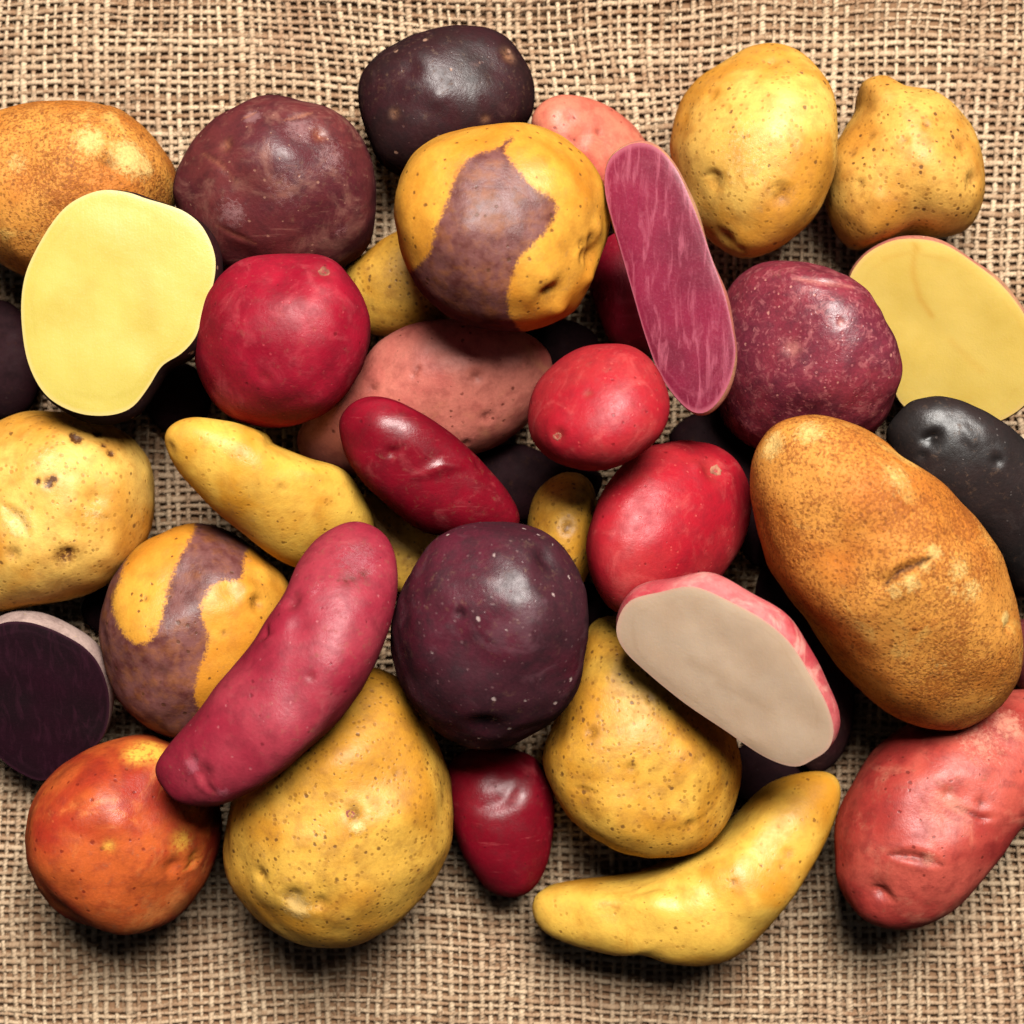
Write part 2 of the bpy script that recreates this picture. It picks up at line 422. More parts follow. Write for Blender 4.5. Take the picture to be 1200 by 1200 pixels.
# ------------------------------------------------------------------ burlap cloth
def burlap():
    E = 800.0
    pw, pf = 11.8, 9.25
    root_me = bpy.data.objects.new('burlap_cloth', None)
    COL.objects.link(root_me)
    root_me['kind'] = 'structure'
    w1 = Waves(3, 420, 10, 2); w2 = Waves(4, 170, 12, 2)
    gx = Waves(5, 600, 8, 2); gy = Waves(6, 520, 8, 2)
    gx2 = Waves(15, 120, 10, 2); gy2 = Waves(16, 110, 10, 2)

    def z0(x, y):
        P = np.stack([x, y], 1)
        z = 4.0 * w1(P) + 1.6 * w2(P)
        z += 16.0 * np.exp(-((y - 640 + 0.05 * x) / 42.0) ** 2)           # a low fold along the far edge
        z += 7.0 * np.exp(-((y + 0.35 * x + 760) / 60.0) ** 2)
        return z

    def warpxy(x, y):
        P = np.stack([x, y], 1)
        return (x + 5.0 * gx(P) + 0.8 * gx2(P), y + 4.0 * gy(P) + 0.8 * gy2(P))

    m = NT('jute_yarn')
    tone = m.attr('tone')
    al = m.attr('along')
    ar = m.attr('around')
    tc = m.t.nodes.new('ShaderNodeTexCoord')
    P = m.vmath('SCALE', tc.outputs['Object'], scale=1000.0)
    c = m.mix(m.step(tone, 0.0, 1.0), lin((158, 122, 92)), lin((224, 196, 162)))
    f1 = m.noise(P, 0.9, 4, 0.7)
    c = m.mix(m.math('MULTIPLY', m.step(f1, 0.5, 0.75), 0.5), c, lin((120, 86, 52)))
    f2 = m.noise(P, 0.03, 3, 0.5)
    c = m.mix(m.math('MULTIPLY', m.step(f2, 0.45, 0.7), 0.25), c, lin((160, 116, 90)))
    tw = m.math('SINE', m.math('ADD', m.math('MULTIPLY', al, 1.5), m.math('MULTIPLY', ar, 6.2832 * 2)))
    fib = m.noise(P, 3.0, 2, 0.6)
    h = m.math('ADD', m.math('MULTIPLY', tw, 0.35), fib)
    jute = m.finish(c, 0.75, m.bump(h, 0.8, 0.25), 0.2)

    nW, nF = int(2 * E / pw), int(2 * E / pf)
    X = -E + pw * np.arange(nW) + RNG.normal(0, 0.9, nW)
    Y = -E + pf * np.arange(nF) + RNG.normal(0, 0.7, nF)
    SD = 5

    def threads(warp):
        n = nW if warp else nF
        o = Y if warp else X
        mids = 0.5 * (o[1:] + o[:-1])
        t = np.empty(2 * len(o) - 1)
        t[0::2] = o
        t[1::2] = mids
        L = len(t)
        V, tn, al, ar = [], [], [], []
        ang = np.arange(SD) / SD * 2 * math.pi + 0.3
        for i in range(n):
            base = X[i] if warp else Y[i]
            r = np.random.default_rng(1000 * int(warp) + i)
            wob = 0.7 * np.sin(t / r.uniform(30, 90) + r.uniform(0, 6)) + 0.5 * np.sin(t / r.uniform(12, 25) + r.uniform(0, 6))
            sgn = np.zeros(L)
            k = np.arange(len(o))
            sgn[0::2] = np.where((k + i) % 2 == 0, 1.0, -1.0) * (1 if warp else -1)
            rad = 1.0 + 0.14 * np.sin(t / r.uniform(18, 40) + r.uniform(0, 6)) + 0.10 * np.sin(t / r.uniform(60, 160) + r.uniform(0, 6)) \
                + r.normal(0, 0.05, L)
            thick = r.normal(1.0, 0.15)
            rad = np.clip(rad * thick, 0.55, 1.5)
            if warp:
                x, y = base + wob, t
            else:
                x, y = t, base + wob
            xx, yy = warpxy(x, y)
            zz = z0(x, y) + 1.5 * sgn + r.normal(0, 0.2, L) + (0.35 if warp else 0)
            rw = (3.1 if warp else 2.75) * rad
            rz = (1.75 if warp else 1.6) * rad
            ca, sa = np.cos(ang), np.sin(ang)
            vx = xx[:, None] + (rw[:, None] * ca if warp else 0)
            vy = yy[:, None] + (0 if warp else rw[:, None] * ca)
            vx, vy = np.broadcast_to(vx, (L, SD)), np.broadcast_to(vy, (L, SD))
            vz = zz[:, None] + rz[:, None] * sa
            V.append(np.stack([vx, vy, vz], 2).reshape(-1, 3))
            tv = np.clip((0.66 if warp else 0.50) + r.normal(0, 0.09) + 0.16 * np.sin(t / r.uniform(25, 70) + r.uniform(0, 6))
                         + r.normal(0, 0.13, L), 0, 1)
            tn.append(np.repeat(tv, SD))
            al.append(np.repeat(t, SD) + r.uniform(0, 50))
            ar.append(np.tile(np.arange(SD) / SD, L))
        V = np.concatenate(V)
        idx = np.arange(n * L * SD).reshape(n, L, SD)
        a, b = idx[:, :-1, :], idx[:, 1:, :]
        a2, b2 = np.roll(a, -1, 2), np.roll(b, -1, 2)
        q = np.stack([a, a2, b2, b], 3) if not warp else np.stack([a, b, b2, a2], 3)
        me = mesh_np('threads', V * S, q.reshape(-1, 4))
        fattr(me, 'tone', np.concatenate(tn))
        fattr(me, 'along', np.concatenate(al))
        fattr(me, 'around', np.concatenate(ar))
        ob = link('warp_threads' if warp else 'weft_threads', me, jute, root_me)
        ob['kind'] = 'stuff'

    threads(True)
    threads(False)

    # loose jute fibres standing off the yarns
    nf, seg = 12000, 4
    r = np.random.default_rng(77)
    p = np.stack([r.uniform(-760, 760, nf), r.uniform(-760, 760, nf)], 1)
    px, py = p[:, 0], p[:, 1]
    z = z0(px, py) + r.uniform(1.0, 4.0, nf)
    ang = r.choice([0, math.pi / 2], nf) + r.normal(0, 0.5, nf)
    ln = r.gamma(3.0, 4.0, nf)
    cur = r.normal(0, 0.35, nf)
    lift = r.uniform(0.1, 1.3, nf)
    V = np.zeros((nf, seg + 1, 3, 3))
    cx, cy = px.copy(), py.copy()
    for s in range(seg + 1):
        t = s / seg
        cz = z + lift * 5.0 * math.sin(math.pi * min(1, t * 0.9)) * np.minimum(1, ln / 12)
        w = 0.34 * (1 - 0.6 * t)
        for k in range(3):
            a = k * 2 * math.pi / 3
            V[:, s, k, 0] = cx - np.sin(ang) * w * math.cos(a)
            V[:, s, k, 1] = cy + np.cos(ang) * w * math.cos(a)
            V[:, s, k, 2] = cz + w * math.sin(a)
        cx = cx + np.cos(ang) * ln / seg
        cy = cy + np.sin(ang) * ln / seg
        ang = ang + cur
    idx = np.arange(nf * (seg + 1) * 3).reshape(nf, seg + 1, 3)
    a, b = idx[:, :-1], idx[:, 1:]
    q = np.stack([a, np.roll(a, -1, 2), np.roll(b, -1, 2), b], 3).reshape(-1, 4)
    me = mesh_np('fibres', V.reshape(-1, 3) * S, q)
    fattr(me, 'tone', np.repeat(r.uniform(0.45, 1.0, nf), (seg + 1) * 3))
    fattr(me, 'along', np.zeros(len(V.reshape(-1, 3))))
    fattr(me, 'around', np.zeros(len(V.reshape(-1, 3))))
    ob = link('loose_fibres', me, jute, root_me)
    ob['kind'] = 'stuff'

    # the brown under-cloth, seen only through the open weave
    t = NT('brown_under_cloth')
    tc = t.t.nodes.new('ShaderNodeTexCoord')
    tn = t.noise(tc.outputs['Object'], 400, 4, 0.7)
    felt = t.finish(t.mix(tn, lin((128, 94, 68)), lin((170, 132, 100))), 0.9, None, 0.1)
    g = np.linspace(-E - 60, E + 60, 120)
    GX, GY = np.meshgrid(g, g, indexing='ij')
    gz = z0(GX.ravel(), GY.ravel()) - 4.6
    V = np.stack([GX.ravel(), GY.ravel(), gz], 1)
    idx = np.arange(120 * 120).reshape(120, 120)
    q = np.stack([idx[:-1, :-1], idx[1:, :-1], idx[1:, 1:], idx[:-1, 1:]], 2).reshape(-1, 4)
    tb = link('under_cloth', mesh_np('under_cloth', V * S, q), felt)
    tb['kind'] = 'structure'


burlap()

# ------------------------------------------------------------------ potatoes
GC = 5.0                                   # height map cell
GN = 400
TOP = np.full((GN, GN), 5.0)


def cell(x, y):
    i = np.clip(((x + GN * GC / 2) / GC).astype(int), 0, GN - 1)
    j = np.clip(((y + GN * GC / 2) / GC).astype(int), 0, GN - 1)
    return i, j


def polar_outline(pts, c):
    """closed smooth curve through pts -> radius as a function of angle round c"""
    p = np.array(pts, float)
    n = len(p)
    out = []
    for i in range(n):
        p0, p1, p2, p3 = p[i - 1], p[i], p[(i + 1) % n], p[(i + 2) % n]
        for t in np.linspace(0, 1, 16, endpoint=False):
            out.append(0.5 * (2 * p1 + (p2 - p0) * t + (2 * p0 - 5 * p1 + 4 * p2 - p3) * t * t + (3 * p1 - p0 - 3 * p2 + p3) * t ** 3))
    o = np.array(out) - c
    th = np.arctan2(o[:, 1], o[:, 0])
    r = np.hypot(o[:, 0], o[:, 1])
    k = np.argsort(th)
    th, r = th[k], r[k]
    g = np.linspace(-math.pi, math.pi, 721)[:-1]
    rr = np.interp(g, th, r, period=2 * math.pi)
    ker = np.exp(-0.5 * (np.arange(-8, 9) / 3.0) ** 2)
    ker /= ker.sum()
    rr = np.convolve(np.concatenate([rr[-8:], rr, rr[:8]]), ker, 'valid')
    return g, rr


def radius_at(g, rr, th):
    return np.interp(th, g, rr, period=2 * math.pi)


def sphere_dirs(n, rings=9):
    """unit directions: a fine square-to-disc cap on top, coarser rings below"""
    u = np.linspace(-1, 1, n + 1)
    A, B = np.meshgrid(u, u, indexing='ij')
    a, b = A.ravel(), B.ravel()
    big = np.abs(a) >= np.abs(b)
    rho = np.where(big, np.abs(a), np.abs(b))
    sa = np.where(a == 0, 1e-9, a)
    sb = np.where(b == 0, 1e-9, b)
    th = np.where(big, np.where(a >= 0, 0, math.pi) + (math.pi / 4) * b / sa, np.where(b >= 0, math.pi / 2, -math.pi / 2) - (math.pi / 4) * a / sb)
    idx = np.arange((n + 1) ** 2).reshape(n + 1, n + 1)
    q = np.stack([idx[:-1, :-1], idx[1:, :-1], idx[1:, 1:], idx[:-1, 1:]], 2).reshape(-1, 4)
    ring = np.concatenate([idx[n, 0:n], idx[n:0, :][:, n] if False else idx[::-1, n][0:n], idx[0, ::-1][0:n], idx[0:n, 0]])
    # ring ordered counter-clockwise: right side up, top right-to-left, left side down, bottom left-to-right
    rth = th[ring]
    psi = rho * math.pi / 2
    T, PS = [th], [psi]
    m = len(ring)
    base = len(th)
    prev = ring
    quads = [q]
    for k in range(1, rings):
        T.append(rth)
        PS.append(np.full(m, math.pi / 2 + (math.pi / 2) * k / rings))
        cur = base + np.arange(m)
        quads.append(np.stack([prev, cur, np.roll(cur, -1), np.roll(prev, -1)], 1))
        prev = cur
        base += m
    T.append(np.array([0.0]))
    PS.append(np.array([math.pi]))
    tris = np.stack([prev, np.full(m, base), np.roll(prev, -1)], 1)
    return np.concatenate(T), np.concatenate(PS), np.concatenate(quads), tris


DIRS = {}


def pix(V):
    s = D / (D - V[:, 2])
    return np.stack([600 + V[:, 0] * s, 600 - V[:, 1] * s], 1)


def seg_dist(P, A, B):
    ab = B - A
    t = np.clip(((P - A) @ ab) / max(ab @ ab, 1e-9), 0, 1)
    return np.linalg.norm(P - (A + t[:, None] * ab), axis=1)


def poly_sdf(P, poly):
    """signed distance, positive inside"""
    poly = np.array(poly, float)
    d = np.full(len(P), 1e9)
    inside = np.zeros(len(P), bool)
    n = len(poly)
    for i in range(n):
        a, b = poly[i], poly[(i + 1) % n]
        d = np.minimum(d, seg_dist(P, a, b))
        cond = ((a[1] > P[:, 1]) != (b[1] > P[:, 1]))
        xx = (b[0] - a[0]) * (P[:, 1] - a[1]) / (b[1] - a[1] + 1e-9) + a[0]
        inside ^= cond & (P[:, 0] < xx)
    return np.where(inside, d, -d)


def smooth_poly(pts):
    p = np.array(pts, float)
    n = len(p)
    out = []
    for i in range(n):
        p0, p1, p2, p3 = p[i - 1], p[i], p[(i + 1) % n], p[(i + 2) % n]
        for t in (0, 0.2, 0.4, 0.6, 0.8):
            out.append(0.5 * (2 * p1 + (p2 - p0) * t + (2 * p0 - 5 * p1 + 4 * p2 - p3) * t * t + (3 * p1 - p0 - 3 * p2 + p3) * t ** 3))
    return out


def ctr(pts):
    p = np.array(pts, float)
    x, y = p[:, 0], p[:, 1]
    x2, y2 = np.roll(x, -1), np.roll(y, -1)
    cr = x * y2 - x2 * y
    A = cr.sum() / 2
    return np.array([((x + x2) * cr).sum() / (6 * A), ((y + y2) * cr).sum() / (6 * A)]), abs(A)


def vnormals(V, q, t):
    n = np.zeros_like(V)
    a = np.cross(V[q[:, 2]] - V[q[:, 0]], V[q[:, 3]] - V[q[:, 1]])
    for k in range(4):
        np.add.at(n, q[:, k], a)
    if len(t):
        b = np.cross(V[t[:, 1]] - V[t[:, 0]], V[t[:, 2]] - V[t[:, 0]])
        for k in range(3):
            np.add.at(n, t[:, k], b)
    return n / (np.linalg.norm(n, axis=1)[:, None] + 1e-12)


SEED = [100]
GROUP = 'potatoes heaped on the burlap'


def features(V, nrm, top, feats, creases, pales=()):
    """dimples / bumps (px, py, radius, depth, stain) and creases ([pts], width, depth, stain)"""
    mark = np.zeros(len(V))
    disp = np.zeros(len(V))
    pp = pix(V)
    ti = np.where(top)[0]

    def find(x, y):
        return V[ti[np.argmin((pp[ti, 0] - x) ** 2 + (pp[ti, 1] - y) ** 2)]]
    for (x, y, r, dep, st) in feats:
        d = np.linalg.norm(V - find(x, y), axis=1) / r
        disp -= dep * np.exp(-(d ** 2) * 1.6)
        if dep > 0:
            disp += 0.05 * dep * np.exp(-((d - 1.5) / 0.5) ** 2)
        if st:
            mark = np.maximum(mark, st * np.exp(-(d / 0.85) ** 2))
    for (pts, w, dep, st) in creases:
        W = [find(*p) for p in pts]
        W = np.array(W)
        sl = np.linalg.norm(W[1:] - W[:-1], axis=1)
        tot, acc = sl.sum() + 1e-9, 0.0
        best, uu = np.full(len(V), 1e9), np.zeros(len(V))
        for i in range(len(W) - 1):
            abv = W[i + 1] - W[i]
            t_ = np.clip(((V - W[i]) @ abv) / max(abv @ abv, 1e-9), 0, 1)
            dd = np.linalg.norm(V - (W[i] + t_[:, None] * abv), axis=1)
            m_ = dd < best
            best[m_] = dd[m_]
            uu[m_] = ((acc + t_ * sl[i]) / tot)[m_]
            acc += sl[i]
        fade = np.sin(math.pi * np.clip(uu, 0.02, 0.98)) ** 0.7
        d = best / (w * (0.35 + 0.65 * fade))
        dep = dep * fade
        disp -= dep * np.exp(-(d ** 2) * 1.5)
        disp += 0.15 * dep * np.exp(-((d - 1.8) / 0.6) ** 2)
        if st:
            mark = np.maximum(mark, st * np.exp(-(d / 0.7) ** 2))
    pal = np.zeros(len(V))
    for (x, y, r, st) in pales:
        d = np.linalg.norm(V - find(x, y), axis=1) / r
        pal = np.maximum(pal, st * np.exp(-d ** 2))
    return V + nrm * disp[:, None], mark, pal


def scar(parent, V, nrm, top, at, r, origin):
    """a corky stem scar: low ragged button with a sunk middle"""
    pp = pix(V)
    ti = np.where(top)[0]
    k = ti[np.argmin((pp[ti, 0] - at[0]) ** 2 + (pp[ti, 1] - at[1]) ** 2)]
    n = nrm[k]
    c = V[k] - origin
    e1 = np.cross(n, [0.3, 0.9, 0.1])
    e1 /= np.linalg.norm(e1)
    e2 = np.cross(n, e1)
    rg = np.random.default_rng(int(at[0] * 7 + at[1]))
    prof = [(1.12, -1.6), (1.0, 0.0), (0.86, 1.2), (0.62, 1.5), (0.40, 0.5), (0.18, -0.2)]
    m = 16
    jr = 1 + rg.normal(0, 0.14, m)
    P = []
    for (f, h) in prof:
        for i in range(m):
            a = 2 * math.pi * i / m
            rr = r * f * jr[i]
            P.append(c + e1 * rr * math.cos(a) + e2 * rr * math.sin(a) + n * (h * r / 9.0 + (rg.normal(0, 0.22) if f < 1 else 0)))
    P.append(c + n * 0.2)
    P = np.array(P)
    idx = np.arange(len(prof) * m).reshape(len(prof), m)
    q = np.stack([idx[:-1], np.roll(idx[:-1], -1, 1), np.roll(idx[1:], -1, 1), idx[1:]], 2).reshape(-1, 4)
    t = np.stack([idx[-1], np.roll(idx[-1], -1), np.full(m, len(P) - 1)], 1)
    link('stem_scar', mesh_np('stem_scar', P * S, q, t), M['stem'], parent)


def tag(o, label, cat, group=GROUP):
    o['label'] = label
    o['category'] = cat
    o['group'] = group


def potato(name, mat, label, pts, hk=1.0, pw=2.15, lump=1.0, feats=(), creases=(), patch=None, scars=(),
           tilt=None, sink=5.0, c=None, group=GROUP, low=1.0, seed=None, ground=False, pales=()):
    SEED[0] += 1
    seed = seed or SEED[0]
    cc, A = ctr(pts)
    if c is not None:
        cc = np.array(c, float)
    g, rr = polar_outline(pts, cc)
    L = max(rr + np.roll(rr, 360)) / 2
    b = A / (math.pi * L)
    H = hk * b
    n = int(np.clip(2 * math.sqrt(A / math.pi) / 2.1, 56, 128))
    if n % 2:
        n += 1
    if n not in DIRS:
        DIRS[n] = sphere_dirs(n)
    th, ps, q, t = DIRS[n]
    R = radius_at(g, rr, -th)             # image y runs down
    sp, cp = np.sin(ps), np.cos(ps)
    sp = np.clip(sp, 0, 1)
    zz = np.sign(cp) * np.maximum(0, 1 - np.abs(sp) ** pw) ** (1 / pw)
    zz = np.where(cp < 0, zz * low, zz)
    w_ = np.exp(-0.5 * (np.arange(-140, 141) / 46.0) ** 2)
    rs = np.convolve(np.concatenate([rr[-140:], rr, rr[:140]]), w_ / w_.sum(), 'valid')
    rs = np.minimum(rs, 1.25 * rr)
    Rs = radius_at(g, rs, -th)
    Re = Rs + (R - Rs) * sp ** 3
    ux, uy = Re * sp * np.cos(th), Re * sp * np.sin(th)
    lw, lw2 = Waves(seed, 95), Waves(seed + 500, 34)
    R = Re
    zc, ab = H + 5, (0.0, 0.0)
    for it in range(5):
        k = (D - zc) / D
        cx, cy = (cc[0] - 600) * k, (600 - cc[1]) * k
        kv = (D - (zc + ab[0] * ux + ab[1] * uy)) / D
        V = np.stack([(cc[0] - 600 + ux) * kv - cx, (600 - cc[1] + uy) * kv - cy, zz * H], 1)
        nr = np.stack([ux / R, uy / R, zz], 1)
        nr /= np.linalg.norm(nr, axis=1)[:, None] + 1e-9
        f = lump * (0.026 * b * lw(V) * (0.35 + 0.65 * np.abs(zz)) + 0.0035 * b * lw2(V))
        V = V + nr * f[:, None]
        up = cp > 0
        lx, ly, lz = V[up, 0], V[up, 1], -zz[up] * H * low
        i, j = cell(lx + cx, ly + cy)
        tp = TOP[i, j]
        if ground:
            zc, ab = H + 4, (0.0, 0.0)
        elif it == 4:
            pass
        elif tilt is None and it < 2:
            best = None
            for a in np.linspace(-0.42, 0.42, 9):
                for bb in np.linspace(-0.42, 0.42, 9):
                    z = np.max(tp - (lz + a * lx + bb * ly)) - sink
                    cost = z + 0.10 * b * (a * a + bb * bb) / 0.09
                    if best is None or cost < best[0]:
                        best = (cost, z, (a, bb))
            zc, ab = best[1], best[2]
        else:
            ab = tilt if tilt is not None else ab
            zc = np.max(tp - (lz + ab[0] * lx + ab[1] * ly)) - sink
    V[:, 2] += ab[0] * V[:, 0] + ab[1] * V[:, 1] + zc
    V[:, 0] += cx
    V[:, 1] += cy
    nrm = vnormals(V, q, t)
    top = cp > 0.02
    V2, mark, pal = features(V, nrm, top, feats, creases, pales)
    i, j = cell(V2[up, 0], V2[up, 1])
    np.maximum.at(TOP, (i, j), V2[up, 2])
    origin = np.array([cx, cy, zc - H * low])
    me = mesh_np(name, (V2 - origin) * S, q, t)
    fattr(me, 'mark', mark)
    fattr(me, 'pale', pal)
    if patch is not None:
        sd = np.max([poly_sdf(pix(V2), smooth_poly(p)) for p in patch[1]], axis=0)
        fattr(me, 'patch', sd if patch[0] > 0 else -sd)
    o = link(name, me, M[mat])
    o.location = origin * S
    tag(o, label, 'potato', group)
    nrm2 = vnormals(V2, q, t)
    for (sx, sy, sr) in scars:
        scar(o, V2, nrm2, top, (sx, sy), sr, origin)
    print('%-24s zc %.0f H %.0f tilt %s' % (name, zc, H, np.round(ab, 2)))
    return o


def half(name, skinmat, fleshmat, label, pts, depth, off, tilt, marks=(), sink=5.0, bulge=0.12, c=None):
    """a halved potato: skin below, flat cut face on top"""
    SEED[0] += 1
    cc, A = ctr(pts)
    if c is not None:
        cc = np.array(c, float)
    g, rr = polar_outline(pts, cc)
    m = 168
    th = np.arange(m) / m * 2 * math.pi
    R = radius_at(g, rr, -th)
    RN = 22
    lw = Waves(SEED[0], 80)
    zc = depth
    for it in range(5):
        k = (D - zc) / D
        cx, cy = (cc[0] - 600) * k, (600 - cc[1]) * k
        kv = (D - (zc + tilt[0] * R * np.cos(th) + tilt[1] * R * np.sin(th))) / D
        RX = (cc[0] - 600 + R * np.cos(th)) * kv - cx
        RY = (600 - cc[1] + R * np.sin(th)) * kv - cy
        sv = []
        for i in range(RN + 1):
            ph = (math.pi / 2) * i / RN
            f = math.cos(ph) * (1 + bulge * math.sin(2 * ph))
            s = math.sin(ph)
            x = RX * f
            y = RY * f
            z = tilt[0] * x + tilt[1] * y - depth * s
            sv.append(np.stack([x + off[0] * s, y + off[1] * s, z], 1))
        sv = np.array(sv)
        flat = sv.reshape(-1, 3)
        lm = lw(flat) * 1.2
        fade = np.repeat(np.minimum(1, np.arange(RN + 1) / 4.0), m)
        flat = flat + np.stack([lm * np.cos(np.tile(th, RN + 1)), lm * np.sin(np.tile(th, RN + 1)), 0 * lm], 1) * fade[:, None]
        i_, j_ = cell(flat[:, 0] + cx, flat[:, 1] + cy)
        if it < 4:
            zc = np.max(TOP[i_, j_] - flat[:, 2]) - sink
    root = bpy.data.objects.new(name, None)
    COL.objects.link(root)
    origin = np.array([cx, cy, zc - depth])
    root.location = origin * S
    root.empty_display_size = 0.01
    tag(root, label, 'half potato')
    shift = np.array([0, 0, depth])
    idx = np.arange((RN + 1) * m).reshape(RN + 1, m)
    q = np.stack([idx[:-1], idx[1:], np.roll(idx[1:], -1, 1), np.roll(idx[:-1], -1, 1)], 2).reshape(-1, 4)
    me = mesh_np('skin', (flat + shift) * S, q)
    fattr(me, 'mark', np.zeros(len(flat)))
    link('skin', me, M[skinmat], root)
    # cut face
    FR = 44
    fv = [np.array([[0, 0, 0.0]])]
    rho = [np.zeros(1)]
    for i in range(1, FR + 1):
        r = i / FR
        x, y = RX * r, RY * r
        dome = 2.2 * (1 - r ** 8)
        fv.append(np.stack([x, y, tilt[0] * x + tilt[1] * y + dome], 1))
        rho.append(np.full(m, r))
    fv[0][0, 2] = 2.2
    fv = np.concatenate(fv)
    rho = np.concatenate(rho)
    l2 = Waves(SEED[0] + 9, 60)
    l3 = Waves(SEED[0] + 10, 22)
    fv[:, 2] += (0.35 * l2(fv) + 0.05 * l3(fv)) * np.clip((1 - rho) * 8, 0, 1)
    fi = 1 + np.arange(FR * m).reshape(FR, m)
    q = np.stack([fi[:-1], fi[1:], np.roll(fi[1:], -1, 1), np.roll(fi[:-1], -1, 1)], 2).reshape(-1, 4)
    t = np.stack([np.zeros(m, int), fi[0], np.roll(fi[0], -1)], 1)
    fw = fv + np.array([cx, cy, zc])
    mark = np.zeros(len(fv))
    pp = pix(fw)
    for (ml, w, st) in marks:
        d = np.min([seg_dist(pp, np.array(ml[i], float), np.array(ml[i + 1], float)) for i in range(len(ml) - 1)], axis=0)
        mark = np.maximum(mark, st * np.exp(-(d / w) ** 2))
    me = mesh_np('cut_face', (fv + shift) * S, q, t)
    fattr(me, 'mark', mark)
    fattr(me, 'rho', rho)
    fo = link('cut_face', me, M[fleshmat], root)
    fo['label'] = 'bare cut flesh of the ' + label.split(',')[0].split(' with ')[0]
    i_, j_ = cell(fw[:, 0], fw[:, 1])
    np.maximum.at(TOP, (i_, j_), fw[:, 2])
    print('%-24s zc %.0f' % (name, zc))
    return root


# ---- bottom layer
potato('yellow_potato', 'tan', 'knobbly tan yellow potato with a round nub on top, upper right on bare burlap',
       [(1006, 112), (1012, 98), (1034, 94), (1054, 106), (1095, 113), (1135, 150), (1151, 195), (1148, 240), (1130, 270), (1090, 281), (1060, 275),
        (1030, 286), (1000, 292), (976, 262), (968, 222), (974, 182), (992, 148), (1004, 128)], c=(1062, 200),
       feats=[(1032, 110, 18, -4, 0), (1028, 232, 13, -3, 0), (1080, 268, 16, 3, 0.3),
              (1118, 245, 24, -2, 0), (1140, 210, 10, 5, 0.7), (1128, 172, 8, 3, 0.5), (1008, 215, 6, 2, .6), (1060, 165, 6, 2, .6),
              (1085, 145, 5, 2, .6), (1000, 180, 5, 1.5, .7), (1020, 160, 5, 1.5, .7)])
half('halved_potato', 'tanpink', 'flesh_gold', 'golden yellow potato half with its cut face up, at the right edge',
     [(994, 335), (1008, 305), (1035, 286), (1065, 279), (1105, 284), (1140, 304), (1180, 336), (1213, 385), (1222, 430), (1207, 468),
      (1172, 493), (1130, 500), (1085, 492), (1052, 470), (1036, 420), (1012, 378)], 62, (18, 14), (0.38, 0.34),
     marks=[([(1072, 292), (1070, 320), (1078, 350), (1092, 370)], 4.0, 0.8), ([(1072, 287), (1075, 292)], 4, 1.0),
            ([(1035, 303), (1070, 296), (1110, 305)], 3, 0.4), ([(1115, 400), (1150, 435)], 5, 0.35)])
potato('yellow_potato', 'yellow', 'large smooth oval yellow potato standing upright between magenta half and knobbly potato',
       [(838, 80), (880, 57), (930, 62), (963, 90), (980, 140), (976, 200), (952, 255), (912, 290), (872, 303), (838, 285), (806, 240), (789, 180),
        (792, 140), (810, 104)],
       feats=[(916, 228, 12, 6, 0.8), (838, 212, 12, 5, 0.5), (905, 74, 10, 4, 0.3), (850, 280, 12, 5, 0.5), (880, 180, 60, -5, 0),
              (868, 292, 6, 2, .5), (835, 110, 8, 3, .3)], creases=[([(905, 140), (930, 165), (934, 185)], 5, 1.2, 0.25), ([(898, 224), (914, 215), (932, 222)], 4, 1.6, .5), ([(822, 208), (838, 202), (852, 208)], 4, 1.4, .4)],
       pales=[(880, 180, 60, .55)])
potato('purple_potato', 'blackpurple', 'nearly black oval potato at the top behind the two-tone round one',
       [(420, 110), (433, 76), (480, 47), (540, 35), (590, 44), (616, 72), (627, 110), (616, 146), (580, 175), (540, 195), (490, 208), (450, 196),
        (428, 155)],
       feats=[(595, 64, 9, 3, 0.9), (512, 115, 14, -3, 0), (480, 80, 14, 3, 0), (462, 134, 6, 1.5, .7), (568, 140, 5, 1, .7)])
potato('russet_potato', 'russet', 'brown russet potato at the left edge behind the cut yellow half',
       [(-42, 200), (-30, 160), (0, 136), (60, 122), (120, 125), (165, 145), (194, 180), (205, 215), (192, 262), (150, 300), (90, 322), (30, 324), (-20, 290),
        (-42, 245)],
       feats=[(127, 190, 10, 5, .7), (150, 190, 20, -3, 0), (60, 165, 30, -3, 0), (20, 200, 30, 3, 0)],
       creases=[([(110, 145), (135, 140)], 4, 1.5, .2)], pales=[(150, 185, 30, 1.0), (105, 165, 26, .9), (20, 190, 18, .7), (170, 195, 18, .9)])
potato('purple_potato', 'maroon', 'large maroon brown potato at upper left between russet and black ones',
       [(208, 250), (206, 222), (226, 180), (266, 136), (312, 113), (362, 122), (410, 145), (434, 180), (443, 230), (432, 285), (395, 318), (340, 330),
        (280, 325), (232, 300)],
       feats=[(375, 158, 9, 4, .5), (265, 170, 8, 3, .5), (330, 180, 40, -4, 0), (280, 230, 30, 4, 0), (390, 250, 30, 4, 0)],
       creases=[([(238, 180), (260, 195), (275, 215)], 4, 1.5, .35), ([(335, 140), (365, 133)], 4, 1.5, .6), ([(285, 140), (300, 132)], 3, 1.2, .7),
                ([(255, 265), (300, 285)], 4, 1.5, .3)], pales=[(350, 150, 26, .8), (295, 137, 14, .9), (390, 185, 30, .7), (270, 250, 24, .75), (330, 220, 34, .55), (400, 270, 16, .6)])
potato('red_potato', 'red', 'dark red potato in shade, mostly under the magenta half',
       [(690, 330), (700, 290), (735, 270), (775, 285), (790, 340), (780, 400), (745, 415), (712, 395)], sink=14, hk=1.15)
